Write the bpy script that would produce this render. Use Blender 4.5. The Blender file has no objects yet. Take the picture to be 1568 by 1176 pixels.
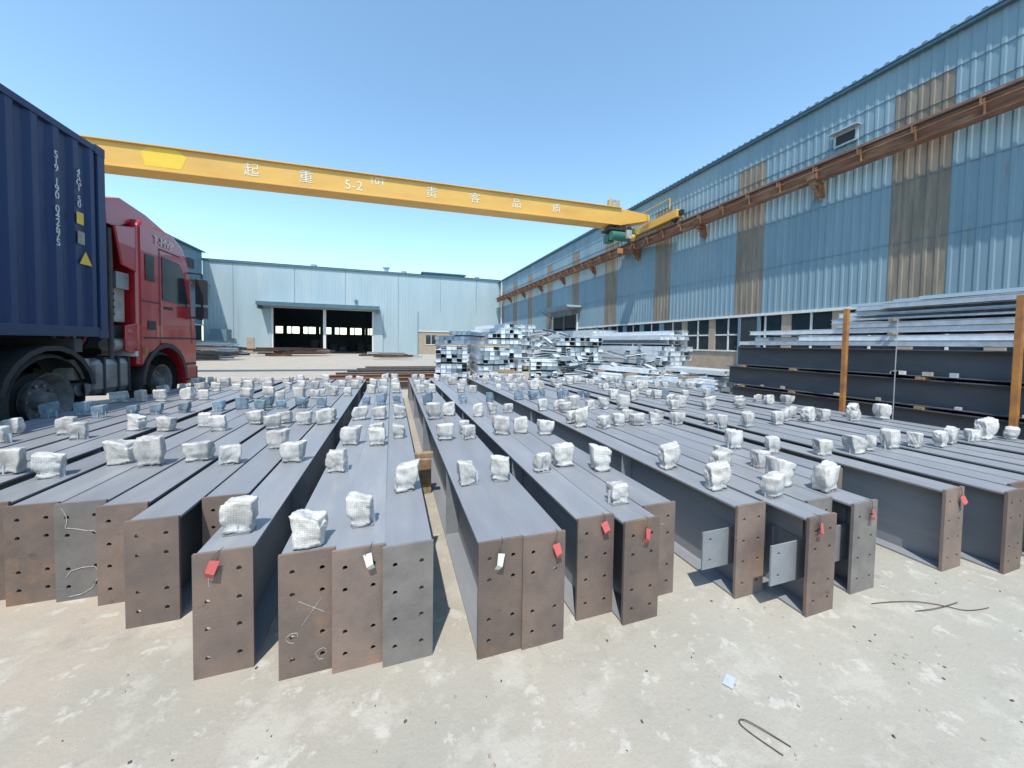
import bpy, math, random
from mathutils import Vector, Matrix, noise
R=random.Random(7)
scene=bpy.context.scene
col=scene.collection

# ------------------------------------------------------------ materials
def mat(name,c1,c2=None,rough=.6,metal=0,scale=4,stretch=(1,1,1),bump=0,bscale=40,rand=0,c3=None,c3t=(.55,.7),coat=0,spec=.5,c4=None,c4t=(.6,.7),s4=3):
    m=bpy.data.materials.new(name);m.use_nodes=True
    nt=m.node_tree;N=nt.nodes;L=nt.links
    p=N['Principled BSDF']
    p.inputs['Roughness'].default_value=rough;p.inputs['Metallic'].default_value=metal
    p.inputs['Specular IOR Level'].default_value=spec
    p.inputs['Coat Weight'].default_value=coat
    tc=N.new('ShaderNodeTexCoord');mp=N.new('ShaderNodeMapping')
    mp.inputs['Scale'].default_value=stretch
    src=tc.outputs['Object']
    if rand:
        oi=N.new('ShaderNodeObjectInfo');ml=N.new('ShaderNodeMath');ml.operation='MULTIPLY';ml.inputs[1].default_value=37
        L.new(oi.outputs['Random'],ml.inputs[0])
        av=N.new('ShaderNodeVectorMath');av.operation='ADD';L.new(src,av.inputs[0]);L.new(ml.outputs[0],av.inputs[1]);src=av.outputs[0]
    L.new(src,mp.inputs[0])
    if c2 is None: c2=tuple(x*.8 for x in c1[:3])+(1,)
    n=N.new('ShaderNodeTexNoise');n.inputs['Scale'].default_value=scale;n.inputs['Detail'].default_value=5;n.inputs['Roughness'].default_value=.62
    L.new(mp.outputs[0],n.inputs['Vector'])
    r=N.new('ShaderNodeValToRGB');r.color_ramp.elements[0].position=.35;r.color_ramp.elements[1].position=.65
    r.color_ramp.elements[0].color=c2;r.color_ramp.elements[1].color=c1
    L.new(n.outputs[0],r.inputs[0]);out=r.outputs[0]
    for cc,ct,sc,of in((c3,c3t,scale*.6,13),(c4,c4t,s4,29)):
        if not cc:continue
        n3=N.new('ShaderNodeTexNoise');n3.inputs['Scale'].default_value=sc;n3.inputs['Detail'].default_value=6;n3.inputs['Roughness'].default_value=.7
        ad=N.new('ShaderNodeVectorMath');ad.operation='ADD';ad.inputs[1].default_value=(of,7,3)
        L.new(mp.outputs[0],ad.inputs[0]);L.new(ad.outputs[0],n3.inputs['Vector'])
        r3=N.new('ShaderNodeValToRGB');r3.color_ramp.elements[0].position=ct[0];r3.color_ramp.elements[1].position=ct[1]
        L.new(n3.outputs[0],r3.inputs[0])
        mx=N.new('ShaderNodeMixRGB');L.new(r3.outputs[0],mx.inputs[0]);L.new(out,mx.inputs[1]);mx.inputs[2].default_value=cc
        out=mx.outputs[0]
    if rand:
        mr=N.new('ShaderNodeMapRange')
        mr.inputs[3].default_value=1-rand;mr.inputs[4].default_value=1+rand
        L.new(oi.outputs['Random'],mr.inputs[0])
        hs=N.new('ShaderNodeHueSaturation');L.new(out,hs.inputs['Color']);L.new(mr.outputs[0],hs.inputs['Value']);out=hs.outputs[0]
    L.new(out,p.inputs['Base Color'])
    if bump:
        b=N.new('ShaderNodeTexNoise');b.inputs['Scale'].default_value=bscale;b.inputs['Detail'].default_value=3
        L.new(tc.outputs['Object'],b.inputs['Vector'])
        bm=N.new('ShaderNodeBump');bm.inputs['Strength'].default_value=bump;bm.inputs['Distance'].default_value=.01
        L.new(b.outputs[0],bm.inputs['Height']);L.new(bm.outputs[0],p.inputs['Normal'])
    return m
def C(r,g,b):return (r,g,b,1)

M={}
M['beam']=mat('grey_primer_paint',C(.255,.267,.285),C(.22,.232,.25),rough=.46,scale=3,stretch=(3,.6,3),rand=.09,c3=C(.32,.315,.305),c3t=(.54,.78),c4=C(.18,.175,.17),c4t=(.66,.76),s4=9)
M['rustplate']=mat('rusty_plate_steel',C(.215,.155,.125),C(.145,.112,.098),rough=.75,scale=6,rand=.22,c3=C(.34,.18,.085),c3t=(.58,.78),bump=.2,bscale=120,c4=C(.10,.08,.07),c4t=(.62,.72),s4=12)
M['greyplate']=mat('mill_scale_plate_steel',C(.22,.20,.185),C(.15,.138,.13),rough=.65,scale=6,rand=.15,c3=C(.29,.18,.12),c3t=(.57,.78),bump=.2,bscale=120,c4=C(.11,.10,.09),c4t=(.62,.72),s4=12)
M['galv']=mat('galvanised_steel',C(.72,.76,.785),C(.58,.625,.655),rough=.38,metal=.08,scale=9,rand=.1)
M['galv2']=mat('galvanised_steel_dull',C(.49,.54,.575),C(.36,.41,.45),rough=.45,metal=.12,scale=9,rand=.12)
M['darkbeam']=mat('dark_grey_paint',C(.105,.113,.127),C(.075,.082,.094),rough=.5,scale=3,stretch=(2,.5,2),rand=.1,c3=C(.18,.17,.155),c3t=(.6,.85))
M['rustrail']=mat('rusty_brown_steel',C(.27,.13,.07),C(.17,.085,.055),rough=.8,scale=3,stretch=(1,.7,3),c3=C(.38,.24,.14),c3t=(.5,.7),bump=.2)
M['orange']=mat('orange_post_paint',C(.47,.21,.05),C(.28,.12,.05),rough=.6,scale=6,bump=.1)
M['siding']=mat('blue_metal_siding',C(.225,.325,.38),C(.175,.27,.325),rough=.72,spec=.3,scale=.9,stretch=(1,1,.14),c3=C(.27,.34,.365),c3t=(.5,.75),c4=C(.21,.20,.18),c4t=(.62,.74),s4=2.2)
M['siding_shade']=mat('blue_metal_siding_shaded',C(.15,.24,.30),C(.115,.195,.25),rough=.6,scale=.9,stretch=(1,1,.18))  # siding blue darkened to paint in the left wall's shade; seams share it
M['fibre']=mat('weathered_fibreglass_strip',C(.235,.195,.15),C(.16,.14,.115),rough=.7,scale=2.5,stretch=(1,2,.22),c3=C(.36,.31,.22),c3t=(.5,.75))
M['backwall']=mat('pale_blue_cladding',C(.37,.465,.50),C(.325,.42,.455),rough=.6,scale=.6,stretch=(1.3,1,.2),c3=C(.42,.49,.50),c3t=(.5,.7),c4=C(.29,.345,.355),c4t=(.62,.74),s4=1.4)
M['trim']=mat('dark_blue_trim',C(.09,.16,.20),rough=.5)
M['brick']=mat('tan_plaster_wall',C(.42,.34,.26),C(.33,.27,.21),rough=.9,scale=3,bump=.2)
M['glass']=mat('dark_window_glass',C(.03,.04,.05),C(.02,.03,.035),rough=.12)
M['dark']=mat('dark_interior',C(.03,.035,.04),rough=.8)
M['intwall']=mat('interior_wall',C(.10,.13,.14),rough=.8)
M['yellow']=mat('yellow_crane_paint',C(.72,.42,.09),C(.62,.35,.075),rough=.5,scale=.8,stretch=(.6,1,2),c3=C(.50,.29,.08),c3t=(.58,.8),c4=C(.36,.22,.10),c4t=(.64,.74),s4=4)
M['yellow2']=mat('bright_yellow_patch',C(.80,.54,.04),C(.76,.50,.04),rough=.45)
M['white']=mat('white_paint',C(.75,.75,.72),C(.6,.6,.57),rough=.6,scale=12)
M['letter']=mat('faded_lettering_paint',C(.76,.73,.62),C(.66,.58,.42),rough=.6,scale=9)
M['black']=mat('black_plastic',C(.025,.025,.028),rough=.55)
M['rubber']=mat('tyre_rubber',C(.03,.03,.031),C(.05,.047,.043),rough=.9,scale=8,bump=.3)
M['container']=mat('navy_container_paint',C(.019,.04,.115),C(.014,.031,.09),rough=.45,scale=1.5,stretch=(1,1,.3),c3=C(.04,.06,.115),c3t=(.6,.85))
M['red']=mat('red_cab_paint',C(.46,.014,.024),C(.38,.012,.02),rough=.28,coat=.5,scale=2,c3=C(.40,.07,.06),c3t=(.55,.8))
M['steel']=mat('brushed_tank_steel',C(.35,.36,.37),C(.22,.23,.24),rough=.4,metal=.6,scale=5)
M['chassis']=mat('chassis_paint',C(.06,.06,.065),C(.10,.09,.08),rough=.7,scale=5)
M['beige']=mat('beige_dusty_part',C(.45,.42,.36),C(.28,.25,.21),rough=.7,scale=6)
M['wood']=mat('timber_dunnage',C(.36,.26,.16),C(.22,.15,.09),rough=.9,scale=5,stretch=(6,1,6),bump=.3)
M['green']=mat('green_motor_paint',C(.04,.16,.11),rough=.5)
M['redtag']=mat('red_tag',C(.60,.09,.09),C(.5,.12,.11),rough=.6,scale=30)
M['rooft']=mat('blue_roof_sheet',C(.11,.20,.28),C(.085,.16,.23),rough=.6)
M['wire']=mat('rusty_wire',C(.10,.065,.045),rough=.8)
M['chalk']=mat('chalk_line',C(.55,.53,.49),C(.32,.29,.26),rough=.9,scale=60)
M['hub']=mat('dusty_wheel_rim',C(.20,.20,.20),C(.11,.105,.10),rough=.6,scale=10)

def wrapmat(name,base):
    m=bpy.data.materials.new(name);m.use_nodes=True;nt=m.node_tree;N=nt.nodes;L=nt.links
    p=N['Principled BSDF'];tc=N.new('ShaderNodeTexCoord');oi=N.new('ShaderNodeObjectInfo')
    av=N.new('ShaderNodeVectorMath');av.operation='ADD';L.new(tc.outputs['Object'],av.inputs[0]);L.new(oi.outputs['Random'],av.inputs[1])
    n=N.new('ShaderNodeTexNoise');n.inputs['Scale'].default_value=14;n.inputs['Detail'].default_value=4
    L.new(av.outputs[0],n.inputs['Vector'])
    r=N.new('ShaderNodeValToRGB');r.color_ramp.elements[0].position=.36;r.color_ramp.elements[1].position=.58
    r.color_ramp.elements[0].color=tuple(x*.66 for x in base[:3])+(1,);r.color_ramp.elements[1].color=base
    L.new(n.outputs[0],r.inputs[0])
    v=N.new('ShaderNodeTexVoronoi');v.inputs['Scale'].default_value=105;v.inputs['Randomness'].default_value=.3
    L.new(tc.outputs['Object'],v.inputs['Vector'])
    rv=N.new('ShaderNodeValToRGB');rv.color_ramp.elements[0].position=.35;rv.color_ramp.elements[1].position=.75
    rv.color_ramp.elements[0].color=(1,1,1,1);rv.color_ramp.elements[1].color=(.72,.72,.73,1)
    L.new(v.outputs['Distance'],rv.inputs[0])
    mx=N.new('ShaderNodeMixRGB');mx.blend_type='MULTIPLY';mx.inputs[0].default_value=1;L.new(r.outputs[0],mx.inputs[1]);L.new(rv.outputs[0],mx.inputs[2])
    hs=N.new('ShaderNodeHueSaturation');mr=N.new('ShaderNodeMapRange');mr.inputs[3].default_value=.84;mr.inputs[4].default_value=1.1
    L.new(oi.outputs['Random'],mr.inputs[0]);L.new(mr.outputs[0],hs.inputs['Value']);L.new(mx.outputs[0],hs.inputs['Color'])
    L.new(hs.outputs[0],p.inputs['Base Color'])
    p.inputs['Roughness'].default_value=.42
    b=N.new('ShaderNodeBump');b.inputs['Strength'].default_value=.45;b.inputs['Distance'].default_value=.003;b.invert=True
    L.new(v.outputs['Distance'],b.inputs['Height']);L.new(b.outputs[0],p.inputs['Normal'])
    return m
M['wrap']=wrapmat('bubble_wrap',C(.66,.64,.605))
M['wrapb']=wrapmat('blue_tinted_wrap',C(.24,.33,.40))

# ------------------------------------------------------------ mesh builder
class MB:
    def __init__(s): s.v=[];s.f=[];s.m=[];s.mats=[]
    def mi(s,k):
        if k not in s.mats:s.mats.append(k)
        return s.mats.index(k)
    def face(s,pts,k):
        i=len(s.v);s.v+= [tuple(p) for p in pts];s.f.append(tuple(range(i,i+len(pts))));s.m.append(s.mi(k))
    def box(s,x0,x1,y0,y1,z0,z1,k,T=None):
        P=[Vector((x,y,z)) for z in(z0,z1) for y in(y0,y1) for x in(x0,x1)]
        if T is not None:P=[T@p for p in P]
        i=len(s.v);s.v+=[tuple(p) for p in P]
        for q in((0,2,3,1),(4,5,7,6),(0,1,5,4),(2,6,7,3),(0,4,6,2),(1,3,7,5)):
            s.f.append(tuple(i+a for a in q));s.m.append(s.mi(k))
    def cyl(s,p0,p1,r,k,n=16,r2=None,cap=True):
        p0=Vector(p0);p1=Vector(p1);d=(p1-p0).normalized()
        a=d.orthogonal().normalized();b=d.cross(a);r2=r if r2 is None else r2
        i=len(s.v)
        for j in range(n):
            t=2*math.pi*j/n;o=a*math.cos(t)+b*math.sin(t)
            s.v.append(tuple(p0+o*r));s.v.append(tuple(p1+o*r2))
        for j in range(n):
            k2=(j+1)%n;s.f.append((i+2*j,i+2*k2,i+2*k2+1,i+2*j+1));s.m.append(s.mi(k))
        if cap:
            s.f.append(tuple(i+2*j for j in reversed(range(n))));s.m.append(s.mi(k))
            s.f.append(tuple(i+2*j+1 for j in range(n)));s.m.append(s.mi(k))
    def prism(s,prof,x0,x1,k):
        n=len(prof);i=len(s.v)
        s.v+=[(x0,y,z) for y,z in prof]+[(x1,y,z) for y,z in prof]
        s.f.append(tuple(i+j for j in range(n)));s.m.append(s.mi(k))
        s.f.append(tuple(i+n+j for j in reversed(range(n))));s.m.append(s.mi(k))
        for j in range(n):
            q=(j+1)%n;s.f.append((i+j,i+n+j,i+n+q,i+q));s.m.append(s.mi(k))
    def tube(s,pts,r,k,n=6):
        for a,b in zip(pts[:-1],pts[1:]):s.cyl(a,b,r,k,n=n)
    def obj(s,name,parent=None,bevel=0,smooth=False,loc=None):
        me=bpy.data.meshes.new(name);me.from_pydata(s.v,[],s.f)
        for k in s.mats:me.materials.append(M[k])
        me.polygons.foreach_set('material_index',s.m);me.update()
        import bmesh
        b=bmesh.new();b.from_mesh(me);bmesh.ops.recalc_face_normals(b,faces=b.faces);b.to_mesh(me);b.free()
        if smooth:
            for p in me.polygons:p.use_smooth=True
        o=bpy.data.objects.new(name,me);col.objects.link(o)
        if parent:o.parent=parent
        if loc:o.location=loc
        if bevel:
            md=o.modifiers.new('b','BEVEL');md.width=bevel;md.segments=2;md.limit_method='ANGLE'
        return o
def empty(name,loc=(0,0,0),rz=0):
    o=bpy.data.objects.new(name,None);col.objects.link(o);o.location=loc;o.rotation_euler=(0,0,rz);o.empty_display_size=.2;return o
def text(name,body,loc,rot,size,k,parent,align='CENTER',space=1):
    c=bpy.data.curves.new(name,'FONT');c.body=body;c.size=size;c.extrude=.002;c.align_x=align;c.align_y='CENTER';c.space_line=space
    c.materials.append(M[k]);o=bpy.data.objects.new(name,c);col.objects.link(o);o.location=loc;o.rotation_euler=rot;o.parent=parent;return o

def corr(mb,axis,fixed,a0,a1,z0,z1,out,period,depth,kf,frac=(.35,.12)):
    a=a0;w1,sl=frac
    while a<a1-1e-6:
        e=min(a+period,a1);P=e-a
        pts=[(a,0),(a+P*(1-w1-2*sl),0),(a+P*(1-w1-sl),depth),(a+P*(1-sl),depth),(e,0)]
        k=kf(a+P/2)
        for (u,d),(w,g) in zip(pts[:-1],pts[1:]):
            if axis=='y':q=[(fixed+out*d,u,z0),(fixed+out*g,w,z0),(fixed+out*g,w,z1),(fixed+out*d,u,z1)]
            else:q=[(u,fixed+out*d,z0),(w,fixed+out*g,z0),(w,fixed+out*g,z1),(u,fixed+out*d,z1)]
            mb.face(q,k)
        a=e

# ------------------------------------------------------------ ground
def ground():
    m=bpy.data.materials.new('worn_concrete');m.use_nodes=True;nt=m.node_tree;N=nt.nodes;L=nt.links
    p=N['Principled BSDF'];p.inputs['Roughness'].default_value=.9
    tc=N.new('ShaderNodeTexCoord')
    def nz(sc,det,rg=.6,off=0):
        n=N.new('ShaderNodeTexNoise');n.inputs['Scale'].default_value=sc;n.inputs['Detail'].default_value=det;n.inputs['Roughness'].default_value=rg
        a=N.new('ShaderNodeVectorMath');a.operation='ADD';a.inputs[1].default_value=(off,off*.7,0)
        L.new(tc.outputs['Object'],a.inputs[0]);L.new(a.outputs[0],n.inputs['Vector']);return n.outputs[0]
    def ramp(s,a,b,ca,cb):
        r=N.new('ShaderNodeValToRGB');r.color_ramp.elements[0].position=a;r.color_ramp.elements[1].position=b
        r.color_ramp.elements[0].color=ca;r.color_ramp.elements[1].color=cb;L.new(s,r.inputs[0]);return r.outputs[0]
    def mix(f,a,b,bt='MIX'):
        x=N.new('ShaderNodeMixRGB');x.blend_type=bt;L.new(f,x.inputs[0])
        for s,i in((a,1),(b,2)):
            if isinstance(s,tuple):x.inputs[i].default_value=s
            else:L.new(s,x.inputs[i])
        return x.outputs[0]
    def G(v):return C(v,v,v)
    B=C(0,0,0)
    sx=N.new('ShaderNodeSeparateXYZ');L.new(tc.outputs['Object'],sx.inputs[0])
    ad=N.new('ShaderNodeMath');ad.operation='MULTIPLY_ADD';ad.inputs[1].default_value=.22;L.new(sx.outputs[0],ad.inputs[0]);L.new(nz(.8,3),ad.inputs[2])
    base=mix(ramp(ad.outputs[0],.1,1.0,B,G(1)),C(.42,.355,.285),C(.365,.35,.295))
    base=mix(ramp(nz(1.1,6,.6,5),.42,.64,B,G(.9)),base,C(.335,.315,.265))
    base=mix(ramp(nz(4,7,.68,9),.53,.62,B,G(.6)),base,C(.455,.43,.37))
    base=mix(ramp(nz(9,7,.7,21),.57,.62,B,G(.7)),base,C(.50,.48,.425))
    base=mix(ramp(nz(1.8,8,.72,31),.57,.70,B,G(.55)),base,C(.25,.23,.19))
    base=mix(ramp(nz(7,6,.7,44),.63,.68,B,G(.5)),base,C(.25,.225,.185))
    base=mix(ramp(nz(70,3,.6,2),.58,.74,B,G(.45)),base,C(.27,.25,.21))
    L.new(base,p.inputs['Base Color'])
    b=N.new('ShaderNodeBump');b.inputs['Strength'].default_value=.32;b.inputs['Distance'].default_value=.02
    mm=N.new('ShaderNodeMath');mm.operation='MULTIPLY_ADD';mm.inputs[1].default_value=.35
    L.new(nz(60,3,.7,3),mm.inputs[0]);L.new(nz(9,6,.7,21),mm.inputs[2])
    L.new(mm.outputs[0],b.inputs['Height']);L.new(b.outputs[0],p.inputs['Normal'])
    M['ground']=m
    mb=MB();mb.face([(-300,-300,0),(300,-300,0),(300,400,0),(-300,400,0)],'ground');mb.obj('ground')
ground()

# ------------------------------------------------------------ steel beams
BW=.192;BH=.487
def plate(mb,x0,x1,z0,z1,y0,y1,hx,hz,r,k):
    c=r*1.5
    def br(a,b,hs):
        s=[a]
        for h in hs:s+=[h-c,h+c]
        return s+[b]
    xs=br(x0,x1,hx);zs=br(z0,z1,hz);n=12
    for i in range(len(xs)-1):
        for j in range(len(zs)-1):
            hole=(i%2==1 and j%2==1)
            for y in(y0,y1):
                if not hole:
                    mb.face([(xs[i],y,zs[j]),(xs[i+1],y,zs[j]),(xs[i+1],y,zs[j+1]),(xs[i],y,zs[j+1])],k)
                else:
                    cx=(xs[i]+xs[i+1])/2;cz=(zs[j]+zs[j+1])/2
                    for q in range(n):
                        t0=2*math.pi*q/n+math.pi/4;t1=2*math.pi*(q+1)/n+math.pi/4
                        def sq(t):
                            a,b=math.cos(t),math.sin(t);m=max(abs(a),abs(b));return(cx+a/m*c,y,cz+b/m*c)
                        ci=lambda t,yy:(cx+math.cos(t)*r,yy,cz+math.sin(t)*r)
                        mb.face([ci(t0,y),sq(t0),sq(t1),ci(t1,y)],k)
                        if y==y0:mb.face([ci(t0,y0),ci(t1,y0),ci(t1,y1),ci(t0,y1)],k)
    mb.face([(x0,y0,z0),(x0,y1,z0),(x0,y1,z1),(x0,y0,z1)],k);mb.face([(x1,y0,z0),(x1,y1,z0),(x1,y1,z1),(x1,y0,z1)],k)
    mb.face([(x0,y0,z1),(x1,y0,z1),(x1,y1,z1),(x0,y1,z1)],k)

def lump(seed,w,d,h,k):
    """cleat wrapped in bubble wrap: boxy package, gathered at the foot, folded top"""
    import bmesh
    b=bmesh.new();bmesh.ops.create_cube(b,size=1)
    bmesh.ops.subdivide_edges(b,edges=b.edges[:],cuts=11,use_grid_fill=True)
    rr=random.Random(seed);off=Vector((rr.uniform(0,50),rr.uniform(0,50),rr.uniform(0,50)))
    tx=rr.uniform(-.10,.10);ty=rr.uniform(-.08,.08);pin=rr.uniform(.08,.28);tw=rr.uniform(-.25,.25);flare=rr.uniform(-.05,.10)
    slope=rr.uniform(-.22,.22);dome=rr.uniform(.0,.14)
    for v in b.verts:
        c=v.co.copy();n=c.normalized()*.6;c=c.lerp(n,.10)
        t=c.z+.5
        s=1-pin*math.exp(-((t-.16)/.13)**2)+flare*t-dome*max(0,t-.6)
        a=tw*t;x,y=c.x*s,c.y*s
        x,y=x*math.cos(a)-y*math.sin(a),x*math.sin(a)+y*math.cos(a)
        nrm=v.co.normalized()
        q=noise.noise(v.co*1.5+off)*.13
        cr=0
        for i in range(3):
            dd=Vector((math.sin(seed+i*2.1),math.cos(seed*1.7+i),math.sin(seed*.7+i*3.3)))
            u=v.co.dot(dd)*(2.0+i)+off.x*.1+i+.5*noise.noise(v.co*2+off)
            cr+=abs((u%1)-.5)*.055
        r_=q+cr-.05
        z=t+nrm.z*r_+ (slope*x if t>.7 else 0)
        v.co=Vector(((x+nrm.x*r_+tx*t)*w,(y+nrm.y*r_*1.3+ty*t)*d,z*h+.008))
    me=bpy.data.meshes.new('bubble_wrapped_cleat');b.to_mesh(me);b.free()
    me.materials.append(M[k])
    for p in me.polygons:p.use_smooth=True
    return me
lumps=[lump(i,R.uniform(.11,.145),R.uniform(.07,.095),R.uniform(.12,.15),'wrap') for i in range(16)]
lumpsb=[lump(i+40,R.uniform(.10,.13),R.uniform(.06,.08),R.uniform(.11,.135),'wrapb') for i in range(5)]

beams=[
(-3.3,2.9,8.2,'r'),(-3.08,2.7,8.3,'r'),(-2.86,2.75,8.3,'r'),(-2.64,2.6,8.4,'r'),(-2.40,2.5,8.4,'r'),(-2.19,2.55,8.5,'r'),(-1.9,2.45,8.5,'r'),
(-1.67,2.38,8.5,'r'),(-1.47,2.35,8.6,'g'),(-1.26,2.26,8.5,'r'),(-1.035,2.04,8.5,'r'),(-.83,2.24,8.6,'r'),(-.62,1.65,8.4,'r'),
(-.31,1.55,8.5,'r'),(-.12,1.52,8.6,'r'),(.068,1.49,8.5,'g'),
(.44,1.41,8.6,'r'),(.632,1.40,8.5,'r'),(.935,1.475,8.5,'r'),(1.13,1.385,8.6,'r'),(1.33,1.5,8.6,'r'),
(1.80,1.36,8.5,'r'),(2.02,1.16,8.4,'r'),(2.23,1.3,8.4,'g'),(2.43,1.2,8.3,'g'),(2.64,1.5,8.2,'r'),(2.86,1.6,8.2,'r'),
(3.20,1.165,8.0,'r'),(3.52,1.04,8.0,'r'),(3.74,1.1,7.8,'r'),(3.95,1.0,7.6,'r'),(4.25,1.05,7.4,'r'),(4.5,.9,7.3,'r'),(4.72,1,7.1,'r'),(5.05,1,6.9,'r'),(5.3,.9,6.6,'r'),(5.55,.9,6.4,'r')]
cle_rows=[.0,.98,1.95,2.9,3.9,4.85,5.8]
for bi,(x,yf,ye,pk) in enumerate(beams):
    L_=ye-yf
    e=empty('steel_beam',(x,yf,0),math.radians(R.uniform(-.15,.15)))
    mb=MB();h=BW/2;t=.013
    mb.box(-h,h,.014,L_,0.002,t,'beam')
    mb.box(-h,h,.014,L_,BH-t-.004,BH-.004,'beam')
    mb.box(-.004,.004,.014,L_,t,BH-t-.004,'beam')
    yy=1.0
    while yy<L_-.3:
        mb.box(-h+.006,-.004,yy,yy+.008,t,BH-t-.004,'beam');mb.box(.004,h-.006,yy,yy+.008,t,BH-t-.004,'beam');yy+=1.95
    mb.obj('beam_body',e,bevel=.002)
    mb=MB();k='rustplate' if pk=='r' else 'greyplate'
    hz=[.07,.16,.33,.42] if bi%3 else [.075,.19,.30,.415]
    plate(mb,-h-.003,h+.003,0,BH+.004,0,.014,[-.052,.052],hz,.0095,k)
    mb.obj('end_plate',e)
    mb=MB();plate(mb,-h-.003,h+.003,0,BH+.004,L_,L_+.014,[-.052,.052],hz,.0095,k);mb.obj('end_plate_far',e)
    base_y=2.05 if x>-.7 else 2.93
    if x>2.9:base_y=1.75
    ys=[base_y+q+R.uniform(-.10,.10)+(.12 if bi%2 else 0) for q in cle_rows]
    if x<-.5: ys=[y for y in ys if y>yf+.3]
    if bi in(12,):ys=[1.82,2.78]+[y for y in ys if y>3.4]
    if bi==13:ys=[1.625,2.5]+[y for y in ys if y>3]
    if bi==14:ys=[1.74]+[y for y in ys if y>2.6]
    if bi==19:ys=[1.6,2.2]+[y for y in ys if y>2.7]
    if bi in(21,22,23,24):ys=[yf+.16+R.uniform(0,.1),yf+.6]+[y for y in ys if y>2.6]
    for ci,y in enumerate(ys):
        if y>ye-.1 or y<yf:continue
        if R.random()<(.08 if x<2.8 else .22) and ci>1:continue
        blue=(4.75<y<5.3)
        me=R.choice(lumpsb if blue else lumps)
        o=bpy.data.objects.new('wrapped_cleat_%d'%(ci+1),me);col.objects.link(o);o.parent=e
        o.location=(R.uniform(-.02,.02),y-yf,BH-.004);o.rotation_euler=(0,R.uniform(-.06,.06),R.uniform(-.35,.35))
        s=R.uniform(.82,1.12);o.scale=(s,s,s*R.uniform(.9,1.15))
        mb=MB();mb.box(-.05,.05,-.003,.003,0,.07,'galv2');mb.box(-.003,.003,-.03,.03,0,.065,'galv2');mb.box(-.045,.045,-.035,.035,.001,.007,'beam')
        mb.obj('cleat_%d'%(ci+1),e,loc=(0,y-yf,BH-.004))
        if R.random()<.16 and y>2.0:
            o2=bpy.data.objects.new('wrapped_cleat_b%d'%(ci+1),R.choice(lumpsb if blue else lumps));col.objects.link(o2);o2.parent=e
            o2.location=(R.uniform(-.03,.03),y-yf+R.uniform(.16,.24),BH-.004);o2.rotation_euler=(0,0,R.uniform(-.5,.5));o2.scale=(s*.9,)*3
    if bi in(21,22,23,24):
        mb=MB()
        zz=.14
        plate(mb,-.25,-.006,zz,zz+.20,.07,.078,[-.20],[zz+.045,zz+.155],.009,'beam');plate(mb,.006,.21,zz+.05,zz+.25,.07,.078,[.16],[zz+.095,zz+.205],.009,'beam')
        mb.face([(-.02,.079,zz+.2),(-.02,.079,zz+.32),(-.006,.3,zz+.32),(-.006,.3,zz+.2)],'beam')
        mb.obj('side_cleat',e)
    if bi in(12,14,16,17,18,19,22,24,27):
        mb=MB();w=.018;tx=R.uniform(-.04,.05);kk='white' if bi in(16,14) else 'redtag';dz=R.uniform(-.02,.01);w*=R.choice((1,-1))
        q=R.uniform(.8,1.1)
        mb.face([(tx-w,-.012,BH-.03+dz),(tx+w*.7,-.018,BH-.02+dz),(tx+w*1.3*q,-.03,BH-.06+dz),(tx-w*.2,-.026,BH-.075+dz)],kk)
        mb.face([(tx-w*.2,-.0255,BH-.075+dz),(tx+w*1.3*q,-.0295,BH-.06+dz),(tx+w*1.5,-.012,BH-.088+dz),(tx+w*.2,-.006,BH-.098+dz)],kk)
        mb.tube([(tx,-.004,BH-.065),(tx-.01,-.016,BH-.02),(tx+.01,-.004,BH+.008),(tx+.015,.03,BH+.005)],.0012,'wire');mb.obj('paper_tag',e)
    if bi in(8,12,13,20):
        mb=MB();rr=random.Random(bi)
        cs=[(-.052,hz[1]),(.052,hz[0])] if bi==13 else []
        for cx,cz in cs:
            mb.tube([(cx+math.cos(t*.7)*.02*rr.uniform(.8,1.3),-.0012,cz+math.sin(t*.7)*.02*rr.uniform(.8,1.3)) for t in range(8)],.001,'chalk',4)
        if bi==8:
            mb.tube([(-.07+.02*math.sin(i*.5),-.0015,.47-.02*i) for i in range(6)]+[(-.02,-.0015,.36),(.02,-.0015,.345),(.05,-.0015,.34),(.07,-.0015,.32)],.0018,'chalk',4)
            mb.tube([(-.06,-.0015,.12),(-.04,-.0015,.15),(0,-.0015,.16),(.05,-.0015,.158),(.07,-.0015,.12),(.04,-.0015,.05),(0,-.0015,.025),(-.05,-.0015,.02)],.0018,'chalk',4)
        if bi==13:mb.tube([(-.03,-.0012,.30),(.06,-.0012,.24)],.001,'chalk',4);mb.tube([(-.02,-.0012,.2),(.05,-.0012,.30)],.001,'chalk',4)
        if bi==12:mb.tube([(-.05,-.0012,.44),(-.045,-.0012,.36)],.0012,'chalk',4)
        if bi==20:mb.tube([(-.05,-.0012,.40),(.03,-.0012,.38)],.0012,'chalk',4)
        mb.obj('chalk_marks',e)

mb=MB();mb.box(.18,.33,3.0,3.06,.36,.40,'wood');mb.box(.20,.33,3.15,3.2,.0,.30,'wood');mb.obj('timber_bearer',bevel=.004)

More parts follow.
